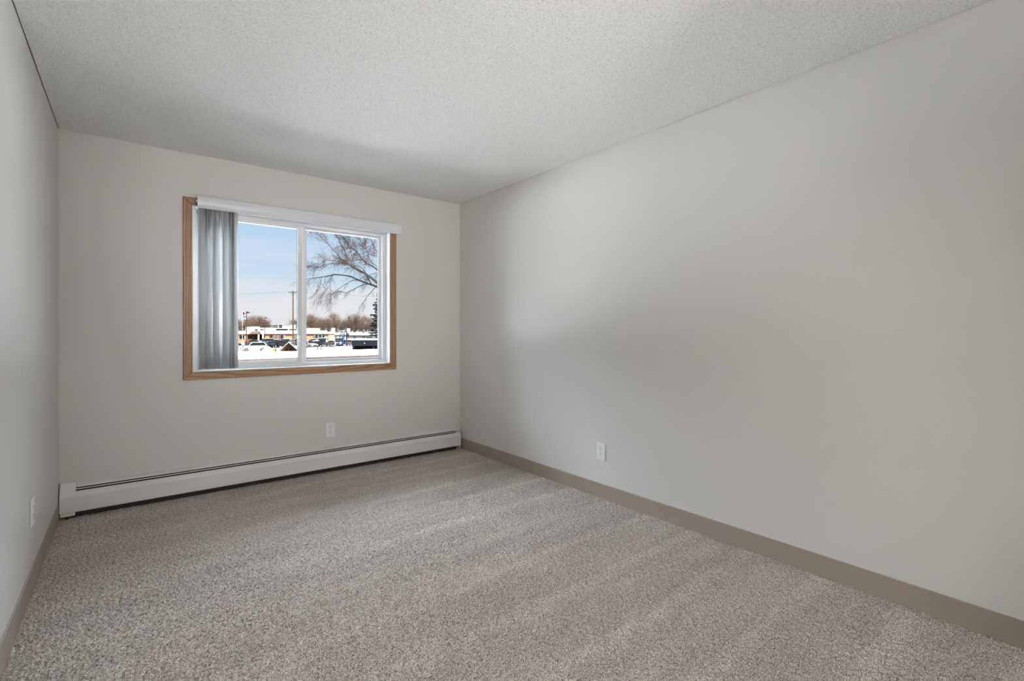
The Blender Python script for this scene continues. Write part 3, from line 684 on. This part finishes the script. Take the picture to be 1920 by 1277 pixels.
def utility_pole():
    Z = 110.0; t_ = out_thing('utility_pole', 549.6, Z, 'tall wooden utility pole with crossarm carrying wires', 'utility pole')
    hgt = sz(545, Z) - GZ
    MB().tube([(0, 0, 0), (0, 0, hgt)], [.19, .13], 10).build('pole', M['pole_wood'], t_)
    ca = sz(548.2, Z) - GZ
    MB().box(-.95, .95, -.2, -.08, ca - .07, ca + .07).build('crossarm', M['pole_wood'], t_)
    for s_ in (-1, 1): MB().tube([(s_ * .6, -.14, ca - .05), (0, -.15, ca - .65)], .03, 6).build('brace', M['grey_metal'], t_)
    for xx in (-.85, -.3, .85): MB().lathe((xx, -.14, ca + .07), [(.04, 0), (.07, .08), (.05, .16), (.02, .2)], 8).build('insulator', M['rim'], t_)
    def wire(A, B_, sag, r):
        A, B_ = Vector(A), Vector(B_); pts = []
        for k in range(25):
            s_ = k / 24; p = A.lerp(B_, s_); p.z -= sag * 4 * s_ * (1 - s_); pts.append(p)
        MB().tube(pts, r, 4).build('wire', M['wire'], t_)
    for xx, zz in ((-.85, ca + .2), (-.3, ca + .2), (.85, ca + .2)):
        wire((xx, -.14, zz), (xx - 55, 12, zz + 2.0), 1.2, .004); wire((xx, -.14, zz), (xx + 60, 22, zz + 1.0), 1.2, .004)
    cz = sz(609.0, Z) - GZ
    wire((0, -.15, cz), (-50, 15, cz - 0.1), .45, .06); wire((0, -.15, cz), (45, 12, cz - .15), .75, .05)
    wire((0, -.15, cz + .5), (45, 12, cz + .3), .6, .025)
    MB().tube([(.2, 0, sz(600, Z) - GZ), (.85, -.2, sz(616.5, Z) - GZ)], .05, 6).build('guy_brace', M['pole_wood'], t_)
utility_pole()

def stop_sign():
    Z = 84.0; t_ = out_thing('road_sign', 455.6, Z, 'octagonal road sign seen from its pale back, beside the blind edge', 'sign')
    zc = sz(644.0, Z) - GZ
    MB().tube([(0, 0, 0), (0, 0, zc + .4)], .045, 6).build('post', M['grey_metal'], t_)
    MB().prism([(.33 * math.cos(PI / 8 + k * PI / 4), zc + .33 * math.sin(PI / 8 + k * PI / 4)) for k in range(8)], -.08, -.05, 1).build('sign_plate', M['sign_white'], t_)
stop_sign()
def bollard(px, mat, Z, label, hh):
    t_ = out_thing('bollard', px, Z, label, 'bollard')
    MB().lathe((0, 0, 0), [(.16, 0), (.16, hh - .1), (.10, hh - .02), (.02, hh)], 12).build('bollard_post', mat, t_)
bollard(514.2, M['yellow'], 86, 'yellow bollard in the snow left of the gable shelter', 1.05)
bollard(516.4, M['timber'], 87, 'dark bollard standing next to the yellow one', .85)

# snow piles
def pile(px, Z, wx, wy, hh, label, seed):
    r_ = random.Random(seed); n_ = 28; b = MB(); vs = []; fs = []
    for j in range(11):
        for i in range(n_):
            th = 2 * PI * i / n_; s_ = j / 10
            rr = s_ * (1 + .12 * math.sin(3 * th + seed) + .08 * math.sin(7 * th))
            vs.append((wx * rr * math.cos(th), wy * rr * math.sin(th), hh * (1 - s_) ** 1.1 * (1 + .18 * r_.uniform(-1, 1)) - (.05 if j == 10 else 0)))
    for j in range(10):
        for i in range(n_): fs.append((j * n_ + i, j * n_ + (i + 1) % n_, (j + 1) * n_ + (i + 1) % n_, (j + 1) * n_ + i))
    b.add(vs, fs); base = wpt(sx(px, Z), Z, GZ)
    o = b.build('snow_pile', M['far_snow'], None, smooth=True, fix=False); o.location = base; o.rotation_euler = (0, 0, -YAW)
    tag(o, label, 'snow pile', 'ploughed snow piles')
pile(503, 92, 1.9, 1.5, 1.05, 'bumpy snow pile between the white SUV and the shelter', 1)
pile(516, 93, 2.0, 1.2, .65, 'lower snow pile behind the yellow bollard', 2)
pile(472, 91, 3.6, 1.0, .30, 'long low snow bank in front of the white SUV wheels', 3)
pile(563, 92, 2.0, 1.2, .55, 'snow mound right of the gable shelter', 4)
pile(590, 110, 3.0, 1.6, .35, 'low snow bank behind the fence posts', 5)

# chain link fence
def fence():
    Z = 97.0; t_ = out_thing('chain_link_fence', 585, Z, 'thin wire fence with dark posts crossing the snow in front of the cars', 'fence')
    def lx(px): return sx(px, Z) - sx(585, Z)
    hh = 1.0
    for px, r_ in ((589.0, .03), (595.4, .07), (601.8, .08), (611.0, .05), (618.5, .025), (627, .025), (636, .025), (645, .025), (654, .025), (663, .025)):
        MB().tube([(lx(px), 0, 0), (lx(px), 0, hh)], r_, 6).build('post', M['wire'], t_)
    MB().tube([(lx(588), 0, hh), (lx(668), 0, hh)], .018, 5).build('rail', M['grey_metal'], t_)
    b = MB(); n_ = 56
    for i in range(n_):
        a = lx(588) + (lx(668) - lx(588)) * i / n_; d_ = (lx(668) - lx(588)) / n_
        b.tube([(a, 0, 0.02), (a + d_ * 2.2, 0, hh)], .004, 3, False); b.tube([(a + d_ * 2.2, 0.01, 0.02), (a, 0.01, hh)], .004, 3, False)
    b.build('wire_mesh', M['grey_metal'], t_)
fence()

def playground():
    Z = 128.0; t_ = out_thing('playground_tower', 645, Z, 'blue and green playground climbing tower left of the white building', 'playground')
    def lx(px): return sx(px, Z) - sx(645, Z)
    def lz(py): return sz(py, Z) - GZ
    for px, top in ((637.5, 622), (643.0, 620.5), (645.3, 614.5), (648.5, 615.5), (650.2, 621)):
        MB().tube([(lx(px), (px % 2) * 1.2, 0), (lx(px), (px % 2) * 1.2, lz(top))], .055, 6).build('post', M['play_blue' if px > 640 else 'play_green'], t_)
    MB().box(lx(636.5), lx(643.8), -.6, 1.5, lz(627.2), lz(626.2)).build('platform', M['play_green'], t_)
    MB().prism([(lx(636), lz(621.6)), (lx(644), lz(621.6)), (lx(642.4), lz(619.2)), (lx(637.6), lz(619.2))], -.7, 1.6, 1).build('canopy', M['curtain'], t_)
    MB().box(lx(644.5), lx(650), -.4, 1.4, lz(629.0), lz(628.2)).build('platform', M['play_blue'], t_)
    MB().tube([(lx(647), -.5, lz(627)), (lx(647.5), -1.0, lz(630)), (lx(646.2), -1.4, lz(633)), (lx(646.8), -1.6, .3)], .24, 10).build('tube_slide', M['play_blue'], t_)
    MB().prism([(lx(637), .2), (lx(636.4), .2), (lx(640.5), lz(627)), (lx(641.1), lz(627))], -1.2, -.7, 1).build('slide', M['play_blue'], t_)
    MB().box(lx(650.5), lx(653), -.2, .6, lz(632), lz(625)).build('climbing_panel', M['dark_brick'], t_)
playground()

# ------------------------------------------------------------------ trees
def droop_twig(b, r_, p, d, L, rad, depth, pull):
    pts = [Vector(p)]; d = Vector(d).normalized(); n_ = 4
    for k in range(n_):
        d = (d + Vector((r_.uniform(-.25, .25), r_.uniform(-.25, .25), r_.uniform(-.2, .2) - pull))).normalized()
        pts.append(pts[-1] + d * (L / n_))
    b.tube(pts, [rad * (1 - .75 * k / n_) for k in range(n_ + 1)], 3, False)
    if depth > 0:
        for k in range(1, n_ + 1):
            for _ in range(2 if depth > 1 else 1):
                s_ = Vector((r_.uniform(-1, 1), r_.uniform(-.8, .8), r_.uniform(-.7, .8))); dd = (d * .8 + s_ * .8).normalized()
                droop_twig(b, r_, pts[k], dd, L * r_.uniform(.45, .75), rad * .6, depth - 1, pull)
    return pts

# big bare tree reaching in from the right
def big_tree():
    Z0 = 38.0
    t_ = out_thing('bare_tree', 742, Z0, 'big bare tree whose branches spread in from the right of the window', 'tree')
    ox = sx(742, Z0); r_ = random.Random(11)
    def P(px, py, dz=0.0):
        Z = Z0 + dz; return Vector((sx(px, Z) - ox, dz, sz(py, Z) - GZ))
    lines = {
        'A': ([(738, 560), (722, 545), (708.3, 530.7), (687, 514.5), (670, 505.7), (655.7, 496.9), (650.2, 492.6)], .13, .055, -0.5),
        'A1': ([(650.2, 492.6), (650, 482), (646, 469), (639, 458), (634.7, 447), (630, 436), (627, 424)], .048, .014, 0.6),
        'A2': ([(648, 491), (643.9, 488.5), (636, 480.6), (622, 465), (612, 454.5), (603.7, 446.8), (596, 439), (588, 432)], .038, .010, -0.8),
        'A3': ([(650, 492.5), (646, 493), (630.5, 489), (616.4, 488.4), (607, 490.5), (595, 499), (583, 499.5)], .034, .010, 0.8),
        'A4': ([(652, 494.5), (647, 495), (636, 494), (622, 494.7), (608, 496.8), (598, 500.5), (590, 504)], .026, .008, -1.2),
        'A5': ([(663.6, 500.5), (660.8, 483.4), (657, 470.7), (652, 455), (650, 440)], .020, .008, 1.2),
        'B': ([(738, 556), (722, 543), (708.3, 538.2), (696.4, 533.9), (688.9, 531.4), (673.8, 525.7), (658.8, 519), (647.5, 516.6), (627.7, 515), (616.4, 517.3), (603.7, 519.4), (588, 521.5), (575.5, 523.6), (562, 527)], .10, .012, 0.5),
        'B1': ([(673.8, 525.7), (665, 525.5), (657, 528), (640, 538), (630.5, 545.5), (620.6, 555), (619, 573)], .030, .008, 1.0),
        'B2': ([(690, 532), (675, 536.7), (660.7, 543.9), (648.8, 549.2), (641, 546.5), (636, 545.5), (628, 549)], .034, .008, 0.3),
        'B3': ([(706, 538), (702.7, 540), (693.9, 550), (686.4, 559), (680, 569.6), (672.8, 578)], .034, .010, -0.6),
        'B4': ([(626, 515.2), (620.6, 521.5), (619.2, 532.8), (609, 546.9), (603, 556)], .018, .006, 0.2),
        'B5': ([(604, 519.4), (602.5, 525), (601, 532.8), (598, 541), (591, 549)], .014, .006, -0.3),
        'C': ([(742, 534), (725, 518), (709, 507), (701.4, 501.3), (690, 495), (683.9, 490.6), (679.8, 486.3), (674, 477.8), (664.3, 468), (657, 463.7), (648, 452), (640, 440)], .075, .014, 1.5),
        'C1': ([(679.8, 486.3), (667, 487.7), (658.7, 489.8), (652, 486)], .022, .008, 2.2),
        'C2': ([(712, 505), (703, 497), (694, 488), (688, 470), (684, 455), (682, 440)], .030, .010, 2.4),
        'E': ([(687, 514), (683, 507), (675.7, 500.7), (667, 498.5), (660, 500)], .034, .012, -1.0),
        'F': ([(696.4, 533), (690, 522), (687, 516)], .045, .04, -0.2),
        'G': ([(720, 512), (709.5, 511), (702.7, 512), (693, 516), (688, 521)], .022, .012, 1.0),
        'I': ([(704, 436), (702.4, 452.4), (695.3, 463.7), (690, 480), (687.6, 496)], .010, .020, 2.0),
        'J': ([(740, 500), (726, 488), (714, 478), (704, 468), (697, 452), (690, 436), (686, 424)], .050, .014, 3.0),
        'K': ([(714, 478), (704, 480), (694, 476), (684, 466), (676, 452), (672, 436)], .026, .010, 2.0),
    }
    tr = MB().tube([P(744, 700, 0) if False else Vector((.05, 0, 0)), P(743, 610), P(742, 565), P(743, 530), P(746, 490), P(752, 450)], [.34, .29, .26, .22, .18, .12], 12)
    tr.build('trunk', M['bark'], t_, smooth=True)
    tw = MB(); sd_ = MB(); limb = MB()
    for key, (pts, r0, r1, zz) in lines.items():
        n_ = len(pts); q_ = [P(p[0], p[1], zz * (k / max(1, n_ - 1)) ** .8) for k, p in enumerate(pts)]
        if len(key) == 1 and key in 'ABCJ': q_[0].y = 0
        # smooth the polyline
        fine = []
        for k in range(n_ - 1):
            p0, p1, p2, p3 = q_[max(k - 1, 0)], q_[k], q_[k + 1], q_[min(k + 2, n_ - 1)]
            for s_ in (0, .25, .5, .75):
                fine.append(0.5 * ((2 * p1) + (-p0 + p2) * s_ + (2 * p0 - 5 * p1 + 4 * p2 - p3) * s_ ** 2 + (-p0 + 3 * p1 - 3 * p2 + p3) * s_ ** 3))
        fine.append(q_[-1]); m_ = len(fine)
        rad = [r0 + (r1 - r0) * k / (m_ - 1) for k in range(m_)]
        limb.tube(fine, rad, 7 if r0 > .03 else 5)
        upper = pts[-1][1] < 500
        for k in range(m_):
            s_ = k / (m_ - 1)
            if pts[0][0] > 700 and s_ < .25: continue
            for _ in range(2 if s_ > .5 else 1):
                if r_.random() < (.35 if upper else .62): continue
                d = (fine[min(k + 1, m_ - 1)] - fine[max(k - 1, 0)]).normalized()
                side = Vector((r_.uniform(-1, .6), r_.uniform(-.9, .9), r_.uniform(-.5, 1.0) if upper else r_.uniform(-1.2, .35)))
                L = r_.uniform(.35, 1.1) * (1.0 if s_ > .4 else .75)
                pp = droop_twig(tw, r_, fine[k], d * .6 + side * .8, L, .0085, 2 if r_.random() < (.75 if upper else .5) else 1, .10 if not upper else .03)
                if upper and r_.random() < .75 or (key == 'A3' and s_ > .5):
                    for q2 in pp[1:]:
                        for _ in range(r_.choice((4, 5, 7))):
                            c_ = q2 + Vector((r_.gauss(0, .12), r_.gauss(0, .12), r_.gauss(0, .12))); e_ = r_.uniform(.022, .052)
                            a_ = Vector((r_.uniform(-1, 1), r_.uniform(-1, 1), r_.uniform(-1, 1))).normalized() * e_; bb = a_.orthogonal().normalized() * e_ * .7; cc = a_.cross(bb).normalized() * e_ * .6
                            sd_.add([c_ + a_, c_ - a_, c_ + bb, c_ - bb, c_ + cc, c_ - cc], [(0, 2, 4), (2, 1, 4), (1, 3, 4), (3, 0, 4), (2, 0, 5), (1, 2, 5), (3, 1, 5), (0, 3, 5)])
    limb.build('branches', M['bark'], t_, smooth=True)
    o = tw.build('twigs', M['twig'], t_, fix=False); o['kind'] = 'stuff'
    o = sd_.build('dry_seed_clusters', M['seed'], t_, fix=False); o['kind'] = 'stuff'
big_tree()

# spruce
def spruce():
    Z = 69.0; t_ = out_thing('spruce_tree', 719, Z, 'dark snow-dusted spruce standing behind the carport at the right edge', 'tree')
    hgt = sz(528, Z) - GZ; r_ = random.Random(5)
    MB().tube([(0, 0, 0), (0, 0, hgt)], [.22, .02], 8).build('trunk', M['bark'], t_)
    nb = MB(); sn = MB()
    z = 1.6
    while z < hgt - .15:
        frac = 1 - z / hgt
        n_ = 8 if frac > .3 else 6
        R = (0.45 + 2.9 * frac) * r_.uniform(.8, 1.12)
        for k in range(n_):
            th = 2 * PI * (k + r_.random() * .7) / n_; Rk = R * r_.uniform(.72, 1.08)
            d = Vector((math.cos(th), math.sin(th), 0)); side = Vector((-d.y, d.x, 0))
            pts = [Vector((0, 0, z)) + d * Rk * s_ + Vector((0, 0, -.34 * Rk * s_ + .22 * Rk * s_ * s_)) for s_ in (0, .25, .5, .75, 1.0)]
            nb.tube(pts, [.04, .035, .03, .02, .01], 4, False)
            for i in range(int(26 + 46 * Rk)):
                s_ = r_.uniform(.12, 1.0); j = min(3, int(s_ * 4)); p = pts[j].lerp(pts[j + 1], s_ * 4 - j)
                sd2 = r_.choice((-1, 1)); L = r_.uniform(.18, .46) * (1.15 - .55 * s_)
                e = p + d * L * .7 + side * sd2 * L * r_.uniform(.4, 1.1) + Vector((0, 0, -r_.uniform(.02, .34)))
                wv = Vector((0, 0, 1)).cross(e - p).normalized() * .085
                up = Vector((0, 0, .03))
                nb.add([p - wv, p + wv, e, p + up + (e - p) * .4], [(0, 1, 2), (0, 2, 3), (1, 3, 2), (0, 3, 1)])
            if r_.random() < .22 and Rk > .8:
                p = pts[3].lerp(pts[4], .2); q_ = pts[2].lerp(pts[3], .4); wv = side * .10; up = Vector((0, 0, .07))
                sn.add([q_ - wv, q_ + wv, p + wv * .7, p - wv * .7, q_ + up, p + up], [(0, 1, 2, 3), (0, 4, 1), (2, 5, 3), (1, 4, 5, 2), (0, 3, 5, 4)])
        z += .20 + .22 * frac
    o = nb.build('needled_branches', M['needle'], t_, fix=False); o['kind'] = 'stuff'
    o = sn.build('snow_clumps', M['far_snow'], t_, fix=False); o['kind'] = 'stuff'
spruce()

# bare wood far behind
def far_tree(seed, hgt, spread):
    r_ = random.Random(seed); t_ = thing('distant_tree', (0, 0, 0))
    b = MB(); tw = MB()
    b.tube([(0, 0, 0), (r_.uniform(-.2, .2), 0, hgt * .3), (r_.uniform(-.4, .4), 0, hgt * .62)], [.24, .17, .08], 6)
    for i in range(16):
        z = hgt * r_.uniform(.18, .62); th = r_.uniform(0, 2 * PI); L = spread * r_.uniform(.55, 1.1) * (1.15 - z / hgt)
        p0 = Vector((0, 0, z)); d = Vector((math.cos(th), math.sin(th), r_.uniform(.5, 1.5))).normalized()
        pts = [p0]
        for k in range(4):
            d = (d + Vector((r_.uniform(-.2, .2), r_.uniform(-.2, .2), r_.uniform(-.05, .25)))).normalized(); pts.append(pts[-1] + d * L / 4)
        b.tube(pts, [.09, .07, .05, .035, .02], 4, False)
        for k in range(1, 5):
            for _ in range(4):
                dd = Vector((r_.uniform(-1, 1), r_.uniform(-1, 1), r_.uniform(-.1, 1.1)))
                droop_twig(tw, r_, pts[k], dd + d * .5, r_.uniform(.9, 2.0), .020, 2 if _ < 2 else 1, 0.0)
    b.build('trunk', M['far_twig'], t_)
    o = tw.build('twigs', M['far_twig'], t_, fix=False); o['kind'] = 'stuff'
    return t_
fprot = [far_tree(31, 11.0, 5.0), far_tree(32, 12.0, 4.4), far_tree(33, 10.0, 5.4), far_tree(34, 12.5, 5.0)]
r_ = random.Random(9); used = set(); k = 0
spots = [(px, r_.uniform(196, 214)) for px in range(322, 760, 11)] + [(px, r_.uniform(222, 250)) for px in range(330, 760, 13)]
for px, Z in spots:
    i = k % 4; o = fprot[i] if i not in used else copy_tree(fprot[i]); used.add(i)
    dip = 0.74 if 508 < px < 548 else 1.0
    s_ = dip * r_.uniform(.82, 1.1) * (Z / 215) * (1.0 if px > 560 else .93)
    o.location = wpt(sx(px + r_.uniform(-3, 3), Z), Z, GZ); o.rotation_euler = (0, 0, r_.uniform(0, 6.28)); o.scale = (s_, s_, s_)
    tag(o, 'bare brown tree in the distant row beyond the buildings', 'tree', 'distant bare trees'); k += 1
